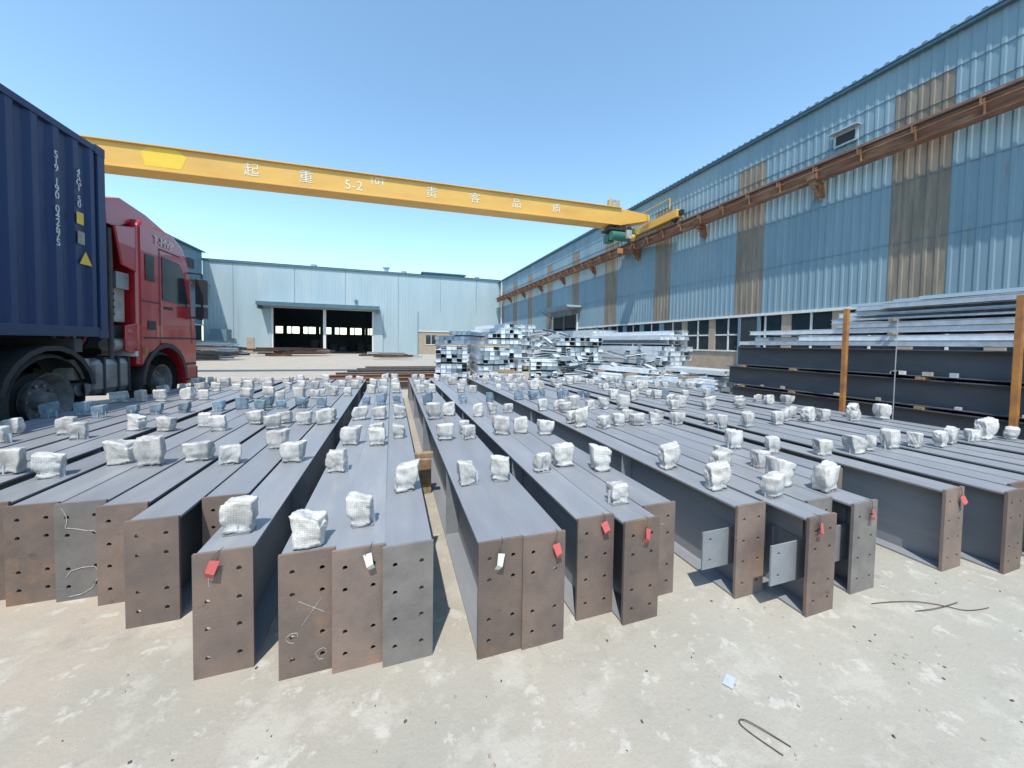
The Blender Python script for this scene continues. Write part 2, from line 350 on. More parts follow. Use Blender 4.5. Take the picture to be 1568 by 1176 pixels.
# ------------------------------------------------------------ camera
f=550/1568*36
cam=bpy.data.cameras.new('camera');cam.lens=f;cam.sensor_width=36;cam.clip_end=2000;cam.clip_start=.02
co=bpy.data.objects.new('camera',cam);col.objects.link(co)
a=math.radians(18.5);p=math.radians(2.0);ro=math.radians(.9)
F0=Vector((math.sin(a),math.cos(a),0));R0=Vector((math.cos(a),-math.sin(a),0));Z=Vector((0,0,1))
F=F0*math.cos(p)-Z*math.sin(p);U0=Z*math.cos(p)+F0*math.sin(p)
RR=R0*math.cos(ro)+U0*math.sin(ro);UU=-R0*math.sin(ro)+U0*math.cos(ro)
mt=Matrix((( RR.x,UU.x,-F.x,0),(RR.y,UU.y,-F.y,0),(RR.z,UU.z,-F.z,1.315),(0,0,0,1)))
co.matrix_world=mt
cam.shift_y=-.0272
scene.camera=co

# ------------------------------------------------------------ light
S=Vector((-.20,-.43,.88)).normalized()
w=bpy.data.worlds.new('World');scene.world=w;w.use_nodes=True
nt=w.node_tree;sk=nt.nodes.new('ShaderNodeTexSky');sk.sky_type='NISHITA';sk.sun_disc=False
sk.sun_elevation=math.asin(S.z);sk.sun_rotation=math.atan2(S.x,S.y)%(2*math.pi);sk.air_density=1.0;sk.dust_density=.35;sk.ozone_density=.9
gm=nt.nodes.new('ShaderNodeMixRGB');gm.blend_type='MULTIPLY';gm.inputs[0].default_value=1;gm.inputs[2].default_value=(1.9,2.2,2.12,1)
nt.links.new(sk.outputs[0],gm.inputs[1])
nt.links.new(gm.outputs[0],nt.nodes['Background'].inputs[0]);nt.nodes['Background'].inputs[1].default_value=.14
sd=bpy.data.lights.new('sun','SUN');sd.energy=4.8;sd.angle=math.radians(.5);sd.color=(1,.945,.87)
so=bpy.data.objects.new('sun',sd);col.objects.link(so)
so.rotation_euler=S.to_track_quat('Z','Y').to_euler();so.location=(0,-5,20)
scene.view_settings.view_transform='Standard';scene.view_settings.look='None';scene.view_settings.exposure=0

# ------------------------------------------------------------ right workshop
XW=11.7
e=empty('blue_metal_workshop_building')
def ks(y):
    for k in range(-3,12):
        c=5.15+4.15*k
        if abs(y-c)<.52:return 'fibre'
    return 'siding'
mb=MB()
corr(mb,'y',XW,-16,39.9,2.45,7.1,-1,.2,.016,ks,frac=(.25,.10))
mb.obj('lower_siding',e)
mb=MB();corr(mb,'y',XW-.018,-16,39.9,6.9,7.55,-1,.2,.016,ks,frac=(.25,.10));corr(mb,'y',XW-.036,-16,39.9,7.5,8.35,-1,.2,.016,lambda y:'siding',frac=(.25,.10))
mb.obj('upper_siding',e)
mb=MB()
mb.box(XW-.05,XW+.03,-16,39.9,2.37,2.45,'white')
mb.box(XW+.06,XW+.25,-16,39.9,0,1.15,'brick')
mb.box(XW+.02,XW+.28,-16,39.9,1.15,1.2,'white')
y=-15.6
while y<39:
    mb.box(XW+.03,XW+.2,y,y+.28,1.2,2.37,'brick' if int(y*3)%4 else 'siding')
    mb.box(XW+.08,XW+.11,y+.28,y+1.38,1.2,2.37,'glass')
    mb.box(XW+.05,XW+.08,y+.8,y+.85,1.2,2.37,'white');mb.box(XW+.05,XW+.08,y+.28,y+1.38,1.74,1.79,'white')
    y+=1.38
mb.obj('window_band',e)
mb=MB()
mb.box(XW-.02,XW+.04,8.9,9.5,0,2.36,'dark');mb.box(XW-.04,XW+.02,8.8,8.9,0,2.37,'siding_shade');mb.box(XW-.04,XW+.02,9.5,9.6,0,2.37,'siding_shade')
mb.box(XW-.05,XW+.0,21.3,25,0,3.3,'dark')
for yy in(21.2,25.0):mb.box(XW-.12,XW-.03,yy,yy+.12,0,3.4,'white')
mb.box(XW-.10,XW-.05,23.1,23.25,0,3.3,'trim')
mb.box(XW-1.1,XW-.03,20.8,25.5,3.75,3.87,'backwall');mb.box(XW-1.12,XW-1.1,20.8,25.5,3.65,3.9,'trim')
for yy in(21,25.2):mb.cyl((XW-1,yy,3.76),(XW-.03,yy,3.2),.03,'trim',8)
mb.obj('doors_and_canopy',e)
mb=MB()
a_=-16
while a_<40:
    for (u,d),(w2,g) in zip([(0,0),(.1,0),(.13,.04),(.19,.04),(.22,0)][:-1],[(0,0),(.1,0),(.13,.04),(.19,.04),(.22,0)][1:]):
        mb.face([(XW-.2,a_+u,8.32+d),(XW-.2,a_+w2,8.32+g),(26,a_+w2,9.7+g),(26,a_+u,9.7+d)],'rooft')
        mb.face([(XW-.2,a_+u,8.29),(XW-.2,a_+w2,8.29),(XW-.2,a_+w2,8.32+g),(XW-.2,a_+u,8.32+d)],'rooft')
    a_+=.22
mb.box(XW-.17,XW-.06,-16,39.9,8.22,8.30,'trim')
mb.face([(XW,-16,0),(26,-16,0),(26,-16,9.6),(XW,-16,8.3)],'siding')
mb.face([(26,-16,0),(26,40,0),(26,40,9.6),(26,-16,9.6)],'siding')
mb.obj('roof',e)
mb=MB()
mb.box(XW-.09,XW-.04,6.3,6.85,6.85,7.2,'galv2');mb.box(XW-.10,XW-.09,6.36,6.79,6.9,7.14,'dark');mb.box(XW-.25,XW-.04,6.25,6.9,7.2,7.23,'galv2')
mb.obj('wall_vent',e)
mb=MB()
mb.cyl((XW-.1,38.6,0),(XW-.1,38.6,8.2),.07,'white',10);mb.obj('downpipe',e)
mb=MB()
for z in(3.9,5.35):mb.box(XW-.022,XW-.0165,-16,39.9,z,z+.012,'siding_shade')
mb.obj('sheet_laps',e)

def runway(XR,sgn,dz=0):
    e=empty('crane_runway_beam',(0,0,dz))
    mb=MB()
    mb.box(XR-.13,XR+.13,-16,39.5,6.42,6.45,'rustrail');mb.box(XR-.13,XR+.13,-16,39.5,6.02,6.05,'rustrail')
    mb.box(XR-.03,XR+.03,-16,39.5,6.05,6.42,'rustrail');mb.box(XR-.03,XR+.03,-16,39.5,6.45,6.52,'rustrail')
    y=-13
    while y<39:
        for s in(-1,1):mb.box(XR+s*.03 if s>0 else XR-.12,XR+.12 if s>0 else XR-.03,y,y+.015,6.05,6.42,'rustrail')
        y+=1
    mb.obj('runway_girder',e)
    mb=MB();y=-13.0
    while y<39:
        mb.box(min(XR-sgn*.12,XR+sgn*.33),max(XR-sgn*.12,XR+sgn*.33),y-.08,y+.08,5.9,6.02,'rustrail')
        mb.box(min(XR+sgn*.1,XR+sgn*.33),max(XR+sgn*.1,XR+sgn*.33),y-.08,y+.08,5.62,5.9,'rustrail')
        mb.cyl((XR-sgn*.08,y,5.9),(XR+sgn*.3,y,5.55),.04,'rustrail',8)
        mb.box(XR-.2,XR-.13,y-.1,y+.1,6.05,6.25,'rustrail')
        y+=4.02
    mb.obj('brackets',e)
    mb=MB();mb.cyl((XR-sgn*.22,-16,6.35),(XR-sgn*.22,39.5,6.35),.022,'black',8);mb.cyl((XR-sgn*.22,-16,6.22),(XR-sgn*.22,39.5,6.22),.015,'rustrail',8)
    y=-15.0
    while y<39:
        mb.box(XR-sgn*.24 if sgn>0 else XR+.13,XR-.13 if sgn>0 else XR+.24,y,y+.03,6.2,6.38,'rustrail');y+=1.0
    mb.obj('conductor_bar',e)
runway(11.33,1);runway(-15.75,-1,-.25)

# bridge crane (mid-travel, slightly skewed, far runway slightly lower)
e=empty('overhead_bridge_crane')
pv=Vector((11.33,14,6.5))
e.matrix_world=Matrix.Translation(pv)@Matrix.Rotation(math.radians(-1.6),4,'Z')@Matrix.Rotation(math.radians(-.52),4,'Y')@Matrix.Translation(-pv)
GY=14.0
z0,z1=6.65,7.37
mb=MB()
mb.box(-14.6,9.6,GY-.28,GY+.28,z0,z1,'yellow')
mb.box(-14.6,9.6,GY-.36,GY+.36,z1,z1+.03,'yellow');mb.box(-14.6,9.6,GY-.36,GY+.36,z0-.03,z0,'yellow')
for s,xa,xb in((1,9.6,11.1),(-1,-14.6,-15.5)):
    P=[(xa,z0),(xb,z0+.35),(xb,z1-.12),(xa,z1)]
    for yy in(GY-.28,GY+.28):mb.face([(q[0],yy,q[1]) for q in P],'yellow')
    for i in range(4):
        q,r_=P[i],P[(i+1)%4];mb.face([(q[0],GY-.28,q[1]),(r_[0],GY-.28,r_[1]),(r_[0],GY+.28,r_[1]),(q[0],GY+.28,q[1])],'yellow')
mb.obj('box_girder',e)
mb=MB()
for x0,x1 in((-9.5,-8.6),(-7.2,-6.3)):
    mb.face([(x0,GY-.284,z0+.12),(x1,GY-.284,z0+.12),(x1+.15,GY-.284,z0+.5),(x1-.1,GY-.284,z1-.02),(x0+.1,GY-.284,z1-.02),(x0-.1,GY-.284,z0+.55)],'yellow2')
mb.obj('repaint_patch',e)
for ch,x,s in(('起',-4.4,.46),('重',-2.8,.46),('5-2',-1.3,.46),('10T',-.5,.34),('责',1.4,.44),('客',3.05,.42),('品',4.75,.40),('质',6.5,.40)):
    zz=(z0+z1)/2+(.17 if ch=='10T' else (-.08 if ch=='5-2' else 0))
    text('lettering',ch,(x,GY-.287,zz),(math.pi/2,0,0),s,'letter',e)
mb=MB()
for XR,s in((11.33,1),(-15.75,-1)):
    mb.box(XR-.16,XR+.16,GY-1.9,GY+1.9,6.66,6.98,'yellow')
    for yy in(GY-1.6,GY+1.6):mb.cyl((XR-.06,yy,6.67),(XR+.06,yy,6.67),.15,'black',16)
    for yy in(GY-1.98,GY+1.98):mb.box(XR-.08,XR+.08,yy-.08,yy+.08,6.72,6.92,'black')
    mb.box(XR-.4,XR-.12,GY+.9,GY+1.4,6.7,7.0,'green')
mb.obj('end_carriage',e,bevel=.01)
mb=MB()
mb.box(9.0,10.1,GY-.35,GY+.35,6.40,6.50,'black')
mb.cyl((9.1,GY-.28,6.15),(10.0,GY-.28,6.15),.2,'green',16);mb.cyl((10.0,GY-.28,6.15),(10.3,GY-.28,6.15),.14,'yellow',14)
mb.box(9.2,9.5,GY+.1,GY+.5,6.0,6.36,'green');mb.box(9.7,9.95,GY-.62,GY-.5,6.0,6.36,'beige')
mb.cyl((9.5,GY-.28,6.0),(9.5,GY-.28,5.6),.015,'black',6);mb.cyl((9.65,GY-.28,6.0),(9.65,GY-.28,5.6),.015,'black',6)
mb.box(9.46,9.7,GY-.34,GY-.22,5.4,5.62,'orange');mb.cyl((9.58,GY-.28,5.4),(9.58,GY-.28,5.25),.04,'black',8)
for x in(9.1,9.4,9.8,10.05):mb.cyl((x,GY-.3,6.57),(x,GY-.2,6.57),.08,'black',12)
mb.tube([(10.2,GY-.5,6.3),(10.25,GY-.5,5.9),(10.5,GY-.5,5.7),(10.7,GY-.5,6.0),(10.9,GY-.5,6.5)],.02,'black')
mb.obj('hoist_trolley',e,bevel=.01)
mb=MB();mb.tube([(9.0,GY-.34,7.39),(9.0,GY-.34,7.8)],.03,'yellow');mb.tube([(10.9,GY-1.8,6.98),(10.9,GY-1.8,7.4),(10.9,GY+1.8,7.4),(10.9,GY+1.8,6.98)],.025,'yellow')
mb.box(9.0,9.5,GY-.33,GY-.1,7.40,7.7,'beige')
mb.obj('railing_and_box',e)

# ------------------------------------------------------------ back warehouse
e=empty('pale_blue_warehouse_building')
YB=40
mb=MB()
kb=lambda x:'backwall'
fr=(.25,.1)
corr(mb,'x',YB,-16.3,-10.8,0,8.45,-1,.3,.008,kb,fr);corr(mb,'x',YB,-1.95,2.67,0,8.45,-1,.3,.008,kb,fr)
corr(mb,'x',YB,-10.8,-1.95,4.4,8.45,-1,.3,.008,kb,fr);corr(mb,'x',YB,2.67,11.7,2.5,8.45,-1,.3,.008,kb,fr)
mb.obj('cladding',e)
mb=MB()
mb.box(-16.4,11.8,YB-.12,YB-.03,8.4,8.6,'trim')
mb.box(2.67,11.7,YB+.02,YB+.2,0,2.46,'brick');mb.box(2.6,11.7,YB-.05,YB+.02,2.46,2.54,'white')
for i in range(5):
    x=3.5+i*1.65
    mb.box(x,x+1.1,YB-.0,YB+.02,1.1,2.1,'glass');mb.box(x-.05,x+1.15,YB-.03,YB+.02,1.02,1.1,'white');mb.box(x+.53,x+.58,YB-.02,YB-.0,1.1,2.1,'white')
mb.box(-11.8,-1.2,YB-1.3,YB-.03,4.55,4.68,'backwall');mb.box(-11.82,-1.18,YB-1.35,YB-1.3,4.5,4.85,'trim')
for x in(-11.7,-1.3):mb.box(x-.04,x+.04,YB-1.3,YB-.03,4.2,4.55,'trim')
mb.box(-10.95,-10.8,YB-.06,YB+.1,0,4.4,'white');mb.box(-1.95,-1.8,YB-.06,YB+.1,0,4.4,'white');mb.box(-6.5,-6.25,YB-.06,YB+.15,0,4.4,'white')
mb.box(-13.5,-10.96,YB-.12,YB-.07,.05,4.3,'backwall');mb.box(-1.79,-.9,YB-.12,YB-.07,.05,4.3,'backwall')
mb.box(2.62,2.67,YB-.06,YB-.02,0,4.6,'siding_shade')
mb.box(-3.6,-3.35,YB-.25,YB-.03,5.2,5.5,'trim')
mb.box(-12.9,-12.3,YB-.16,YB-.12,.05,1.5,'brick')
for x in(-14,-9,-4.5,0.6,5,9):mb.box(x,x+.03,YB-.022,YB-.0085,0 if x in(-14,.6) else 4.7,8.4,'siding_shade')
mb.obj('trim_doors_windows',e)
mb=MB()
mb.face([(-16.4,YB-.15,8.6),(11.8,YB-.15,8.6),(11.8,50,9.4),(-16.4,50,9.4)],'rooft');mb.face([(-16.4,60,8.6),(11.8,60,8.6),(11.8,50,9.4),(-16.4,50,9.4)],'rooft')
mb.obj('roof',e)
mb=MB()
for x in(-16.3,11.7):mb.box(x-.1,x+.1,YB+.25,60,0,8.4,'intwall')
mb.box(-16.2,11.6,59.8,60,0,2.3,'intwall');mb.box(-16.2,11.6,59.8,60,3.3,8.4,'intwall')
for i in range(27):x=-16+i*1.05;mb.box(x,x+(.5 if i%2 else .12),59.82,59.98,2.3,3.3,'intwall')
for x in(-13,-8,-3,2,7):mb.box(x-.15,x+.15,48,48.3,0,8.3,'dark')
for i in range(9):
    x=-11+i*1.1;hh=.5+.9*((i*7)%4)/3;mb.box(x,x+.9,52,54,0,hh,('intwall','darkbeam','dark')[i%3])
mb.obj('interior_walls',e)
mb=MB()
mb.cyl((-.6,YB+1,8.5),(-.6,YB+1,9.2),.22,'galv2',12);mb.cyl((-.6,YB+1,9.2),(-.6,YB+1,9.5),.38,'galv2',12,r2=.1)
mb.cyl((-.6,YB+1,9.1),(-.6,YB+1,9.25),.34,'galv2',12)
mb.box(3.4,8.2,YB+3,YB+4,8.7,9.35,'trim');mb.box(3.2,8.4,YB+2.8,YB+4.2,9.35,9.45,'rooft')
for x in(-7.5,1.2,9.3):mb.cyl((x,YB+1,8.5),(x,YB+1,8.95),.2,'galv2',10,r2=.3)
mb.obj('roof_vents',e)

# left workshop
e=empty('blue_side_workshop_building')
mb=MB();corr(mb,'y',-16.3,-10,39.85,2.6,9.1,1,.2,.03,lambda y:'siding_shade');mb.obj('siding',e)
mb=MB();mb.box(-16.5,-16.34,-10,39.85,0,1.2,'brick');mb.box(-16.45,-16.4,-10,39.85,1.2,2.55,'glass');mb.box(-16.36,-16.2,-10,39.85,2.5,2.6,'white')
y=-9
while y<39:mb.box(-16.4,-16.3,y,y+.3,1.2,2.5,'white');y+=2
mb.face([(-16,-10,9.15),(-16,39.85,9.15),(-30,39.85,10.6),(-30,-10,10.6)],'rooft');mb.box(-16.2,-15.98,-10,39.85,9.05,9.14,'trim')
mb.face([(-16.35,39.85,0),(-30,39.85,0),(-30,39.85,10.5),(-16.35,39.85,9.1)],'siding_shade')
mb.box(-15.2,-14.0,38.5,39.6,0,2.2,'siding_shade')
mb.obj('base_and_roof',e)

# ------------------------------------------------------------ truck
e=empty('container_truck')
XS=-3.78;XI=XS-2.44;yF=6.6;yR=yF-12.19;zb=1.3;zt=3.9
mb=MB()
corr(mb,'y',XS-.05,yR+.15,yF-.12,zb+.14,zt-.1,1,.278,.036,lambda y:'container',frac=(.28,.22))
corr(mb,'y',XI+.05,yR+.15,yF-.12,zb+.14,zt-.1,-1,.278,.036,lambda y:'container',frac=(.28,.22))
corr(mb,'x',yF-.05,XI+.1,XS-.1,zb+.14,zt-.1,1,.25,.036,lambda y:'container',frac=(.28,.22))
mb.box(XI+.1,XS-.1,yR+.02,yR+.06,zb+.1,zt-.1,'container')
for xx in(XS-.12,XI):
    mb.box(xx,xx+.12,yF-.13,yF-.003,zb+.12,zt-.12,'container');mb.box(xx,xx+.12,yR+.003,yR+.13,zb+.12,zt-.12,'container')
    mb.box(xx+.03,xx+.117,yR+.15,yF-.16,zb+.02,zb+.15,'container');mb.box(xx+.03,xx+.117,yR+.15,yF-.16,zt-.1,zt-.02,'container')
    for yy in(yF-.165,yR):
        for z in(zb,zt-.12):mb.box(xx-.002,xx+.122,yy,yy+.168,z,z+.12,'container')
mb.box(XI+.06,XS-.06,yR+.1,yF-.1,zt-.05,zt-.03,'container');mb.box(XI+.12,XS-.12,yF-.1,yF-.02,zt-.1,zt-.02,'container')
mb.box(XI+.06,XS-.06,yR+.1,yF-.1,zb+.03,zb+.08,'chassis')
mb.obj('container_box',e,bevel=.004)
rt=(math.pi/2,0,math.pi/2)
text('marking','\n'.join('519 190 04267S'),(XS+.0,5.83,2.95),rt,.12,'white',e,space=.66)
text('marking_b','\n'.join('45G1 50'),(XS+.0,6.15,3.2),rt,.11,'white',e,space=.62)
mb=MB();mb.face([(XS+.002,6.13,2.25),(XS+.002,6.33,2.25),(XS+.002,6.23,2.42)],'yellow2');mb.face([(XS+.002,6.10,2.75),(XS+.002,6.21,2.75),(XS+.002,6.21,2.9),(XS+.002,6.10,2.9)],'yellow2')
mb.face([(XS+.002,6.11,2.5),(XS+.002,6.22,2.5),(XS+.002,6.22,2.66),(XS+.002,6.11,2.66)],'beige');mb.obj('warning_label',e)
mb=MB()
for xx in(XS-.75,XI+.65):mb.box(xx,xx+.1,yR+.1,5.0,1.0,1.28,'chassis');mb.box(xx-.03,xx+.07,3.5,8.6,.72,.98,'chassis')
for yy in(-5,-3,-1,1,3,4.6,6.1):mb.box(XI+.05,XS-.05,yy,yy+.12,1.12,1.29,'chassis')
mb.cyl((XS-1.2,4.9,.98),(XS-1.2,4.9,1.1),.5,'chassis',20)
mb.box(XS-.55,XS-.4,1.6,1.75,.1,1.1,'chassis');mb.box(XI+.4,XI+.55,1.6,1.75,.1,1.1,'chassis')
mb.obj('chassis',e)
def wheel(mb,x,y,r,w,s):
    n=28
    prof=[(0,r*.58),(0,r*.9),(.04,r*.985),(.08,r),(w-.08,r),(w-.04,r*.985),(w,r*.9),(w,r*.58)]
    for (a0,r0),(a1,r1) in zip(prof[:-1],prof[1:]):
        mb.cyl((x-s*a0,y,r),(x-s*a1,y,r),r0,'rubber',n,r2=r1,cap=False)
    mb.cyl((x,y,r),(x-s*.02,y,r),r*.58,'hub',n,r2=r*.53,cap=False);mb.cyl((x-s*.02,y,r),(x-s*.12,y,r),r*.53,'hub',n,r2=r*.42,cap=False)
    mb.cyl((x-s*.12,y,r),(x-s*.13,y,r),r*.43,'hub',n);mb.cyl((x-s*.12,y,r),(x-s*.0,y,r),r*.2,'hub',16,r2=r*.15)
    for i in range(10):
        t=i*.628;mb.cyl((x-s*.12,y+math.cos(t)*r*.31,r+math.sin(t)*r*.31),(x-s*.09,y+math.cos(t)*r*.31,r+math.sin(t)*r*.31),.018,'steel',6)
    mb.cyl((x-s*.15,y,r),(x-s*w,y,r),r*.57,'rubber',n)
mb=MB()
for yy in(5.75,4.4,-2.2,-3.5,-4.8):
    for xx,s in((XS-.05,1),(XI+.05,-1)):
        wheel(mb,xx,yy,.56,.29,s);wheel(mb,xx-s*.33,yy,.56,.29,s)
for xx,s in((XS-.08,1),(XI+.08,-1)):wheel(mb,xx,7.98,.54,.3,s)
mb.obj('wheels',e,smooth=False)
mb=MB()
for yy in(5.75,4.4):
    for xx in(XS-.68,XI+.06):
        for i in range(9):
            t0=math.pi*(.06+.88*i/9);t1=math.pi*(.06+.88*(i+1)/9)
            P=lambda t,r,x:(x,yy+math.cos(t)*r,.56+math.sin(t)*r)
            for q in([P(t0,.65,xx),P(t1,.65,xx),P(t1,.65,xx+.66),P(t0,.65,xx+.66)],[P(t0,.65,xx+.66),P(t1,.65,xx+.66),P(t1,.59,xx+.66),P(t0,.59,xx+.66)]):mb.face(q,'black')
mb.obj('fenders',e)
mb=MB();mb.box(XS-.7,XS-.08,6.5,7.25,.5,1.02,'steel');mb.obj('fuel_tank',e,bevel=.09)
mb=MB()
for yy in(6.62,6.9,7.12):mb.box(XS-.71,XS-.07,yy,yy+.04,.49,1.03,'black')
for yy in(6.35,6.25):mb.cyl((XS-.1,yy,.62),(XS-.6,yy,.62),.09,'steel',14)
mb.box(XS-.5,XS-.12,6.18,6.45,.75,1.02,'beige')
mb.box(XS-.5,XS-.2,6.95,7.22,1.15,1.5,'chassis');mb.box(XS-.42,XS-.16,7.0,7.22,1.55,2.15,'beige');mb.cyl((XS-.32,7.1,2.15),(XS-.32,7.1,2.75),.09,'beige',12)
mb.box(XS-.42,XS-.1,6.95,7.22,2.05,2.3,'steel')
for z in(1.65,1.75,1.85,1.95):mb.box(XS-.43,XS-.15,6.99,7.0,z,z+.03,'chassis')
mb.cyl((XS-.12,6.85,1.0),(XS-.12,6.85,2.9),.03,'chassis',10);mb.cyl((XS-.55,6.85,.9),(XS-.55,6.85,2.95),.045,'beige',10)
mb.cyl((XS-.2,6.9,1.2),(XS-.2,7.2,1.2),.1,'beige',14)
for i in range(4):
    o=i*.07
    mb.tube([(XS-.5-o,6.65,1.5),(XS-.42-o,6.72,1.18+o*.4),(XS-.4-o,6.85,1.15),(XS-.38-o,7.0,1.4),(XS-.4-o,7.2,1.75)],.018,('black','redtag','black','beige')[i])
mb.box(XI+.3,XS-.45,7.15,7.24,1.05,2.9,'dark')
mb.box(XS-.5,XS-.03,7.22,7.28,1.02,1.1,'white')
mb.obj('side_equipment',e,bevel=.008)
cp=[(7.3,1.02),(7.3,3.1),(7.38,3.2),(8.25,3.2),(8.6,3.03),(8.78,2.75),(8.98,1.95),(9.06,1.4),(9.06,.5),(8.98,.42),(8.66,.42),(8.6,.75),(8.4,1.05),(8.14,1.18),(7.82,1.18),(7.57,1.05),(7.4,.85),(7.3,.85)]
mb=MB();mb.prism(cp,XI+.06,XS-.02,'red');mb.obj('cab_shell',e,bevel=.05)
mb=MB()
mb.prism([(6.8,2.95),(6.78,3.3),(7.1,3.42),(7.7,3.36),(8.3,3.22),(7.4,3.15),(7.0,2.95)],XI+.25,XS-.12,'red')
for xa in(XS-.09,XI+.06):
    mb.prism([(7.0,2.4),(6.85,2.95),(7.3,3.05),(7.3,2.35)],xa,xa+.04,'red')
    mb.prism([(7.05,1.1),(7.05,1.5),(7.3,1.55),(7.3,1.05)],xa,xa+.04,'red')
mb.obj('wind_deflector',e,bevel=.015)
mb=MB();x=XS-.012
mb.face([(x,7.9,1.98),(x,8.74,1.92),(x,8.54,2.6),(x,8.44,2.7),(x,7.9,2.73)],'glass')
mb.face([(x,7.45,2.25),(x,7.68,2.25),(x,7.68,2.68),(x,7.45,2.68)],'glass')
for q in([(7.82,1.2),(7.84,1.2),(7.84,2.85),(7.82,2.85)],[(7.84,2.83),(8.45,2.83),(8.45,2.85),(7.84,2.85)],[(8.84,1.2),(8.86,1.2),(8.80,2.1),(8.78,2.1)],[(7.95,1.82),(8.2,1.82),(8.2,1.87),(7.95,1.87)],[(7.34,1.9),(7.8,1.9),(7.8,1.92),(7.34,1.92)],[(7.5,1.45),(7.7,1.45),(7.7,1.6),(7.5,1.6)]):
    mb.face([(x,a1,b1) for a1,b1 in q],'black')
xs2=XS-.010
mb.face([(xs2,7.4,1.3),(xs2,9.0,1.3),(xs2,9.0,1.33),(xs2,7.4,1.33)],'black')
mb.face([(XI+.2,9.01,1.95),(XS-.17,9.01,1.95),(XS-.25,8.81,2.75),(XI+.3,8.81,2.75)],'glass')
mb.box(XI+.2,XS-.2,9.06,9.09,1.0,1.65,'black');mb.box(XI+.1,XS-.06,9.05,9.16,.42,.75,'black')
mb.box(XS-.5,XS-.1,9.1,9.18,.72,.95,'white');mb.box(XI+.14,XI+.54,9.1,9.18,.72,.95,'white')
for z in(.5,.8):mb.box(XS-.3,XS-.005,8.66,8.98,z,z+.04,'black')
mb.box(XS-.02,XS+.015,7.36,7.42,1.05,1.15,'orange')
for i in range(10):
    t0=math.pi*i/10;t1=math.pi*(i+1)/10
    P=lambda t,r:(XS-.0,7.98+math.cos(t)*r,.56+math.sin(t)*r)
    mb.face([P(t0,.67),P(t1,.67),P(t1,.59),P(t0,.59)],'black')
mb.obj('cab_details',e)
mb=MB()
mb.box(XS+.06,XS+.2,8.82,9.0,2.0,2.5,'black');mb.box(XS+.06,XS+.2,8.82,9.0,1.72,1.95,'black')
mb.tube([(XS-.05,8.75,2.6),(XS+.12,8.95,2.62),(XS+.12,8.95,1.7),(XS-.05,8.9,1.75)],.018,'black')
mb.box(XS-.4,XS-.1,8.95,9.2,2.75,2.95,'black')
mb.obj('mirrors',e,bevel=.02)
text('cab_lettering','T-MVP',(XS-.006,7.95,2.96),rt,.2,'white',e)

# ------------------------------------------------------------ stacks
def channel(mb,L,w,h,t,k,T):
    mb.box(0,L,0,t,0,h,k,T);mb.box(0,L,t,w,0,t,k,T);mb.box(0,L,t,w,h-t,h,k,T);mb.box(0,L,w-t,w,t,t+.02,k,T)
def member(mb,L,w,h,k,T):
    if R.random()<.75:
        mb.box(.02,L-.02,.003,w-.003,.003,h-.003,k,T)
        mb.box(0,L,0,w,0,.006,k,T);mb.box(0,L,0,w,h-.006,h,k,T);mb.box(0,L,0,.006,.006,h-.006,k,T)
    else:channel(mb,L,w,h,.008,k,T)
def stack(name,x,y,rz,nx,nz,L,w,h,jit=.05,kk=('galv','galv','galv2'),z0=.1):
    e=empty(name,(x,y,0),rz);mb=MB();z=z0
    for j in range(nz):
        m=nx if j<nz-1 else max(1,nx-R.randint(0,nx//2))
        for i in range(m):
            T=Matrix.Translation((R.uniform(-jit,jit)*3,i*(w+.008)+R.uniform(-.004,.004),z))@Matrix.Rotation(R.uniform(-jit,jit)*.12,4,'Z')
            if R.random()<.5:T=T@Matrix.Translation((0,w,h))@Matrix.Rotation(math.pi,4,'X')
            member(mb,L*R.uniform(.93,1.04),w,h,R.choice(kk),T)
        z+=h+.004
        if j%4==3:
            for q in(.2,.7):mb.box(L*q,L*q+.08,-.05,nx*(w+.01)+.05,z,z+.05,'wood')
            z+=.054
    mb.obj('channels',e)
    mb=MB()
    for q in(.12,.5,.86):mb.box(L*q,L*q+.1,-.08,nx*(w+.012)+.08,.0,z0-.003,'wood')
    mb.obj('dunnage',e)
G='galvanised_steel_bundle'
stack(G,2.3,11.4,math.radians(80),6,8,3.0,.16,.13)
stack(G,2.3,8.95,math.radians(83),4,2,2.0,.14,.10)
stack(G,3.4,10.4,math.radians(84),6,8,2.6,.15,.13)
stack(G,3.3,8.9,math.radians(88),4,4,1.3,.13,.10)
stack(G,4.6,12.6,math.radians(78),8,10,4,.15,.16)
stack(G,4.3,8.9,math.radians(70),5,6,2.2,.14,.11)
stack(G,4.6,8.35,math.radians(15),5,3,1.2,.13,.10)
stack(G,6.3,9.8,math.radians(70),10,10,3.2,.14,.13,jit=.08)
stack(G,6.5,7.4,math.radians(104),6,5,2.2,.13,.11,jit=.1)
stack(G,8.9,8.9,math.radians(95),8,11,4.2,.15,.14)
stack(G,7.5,6.75,math.radians(98),5,4,1.8,.13,.10,jit=.1)
stack(G,8.5,6.9,math.radians(97),6,5,1.9,.14,.11,jit=.08)
stack(G,10.2,14.5,math.radians(95),8,11,4.5,.18,.16)
stack(G,3.4,16.5,math.radians(60),8,9,4,.2,.18)
stack(G,6.5,16.0,math.radians(100),9,11,4,.18,.18)
stack(G,5.4,21.5,math.radians(20),9,9,5,.2,.2)
e=empty('galvanised_offcut_pile');mb=MB()
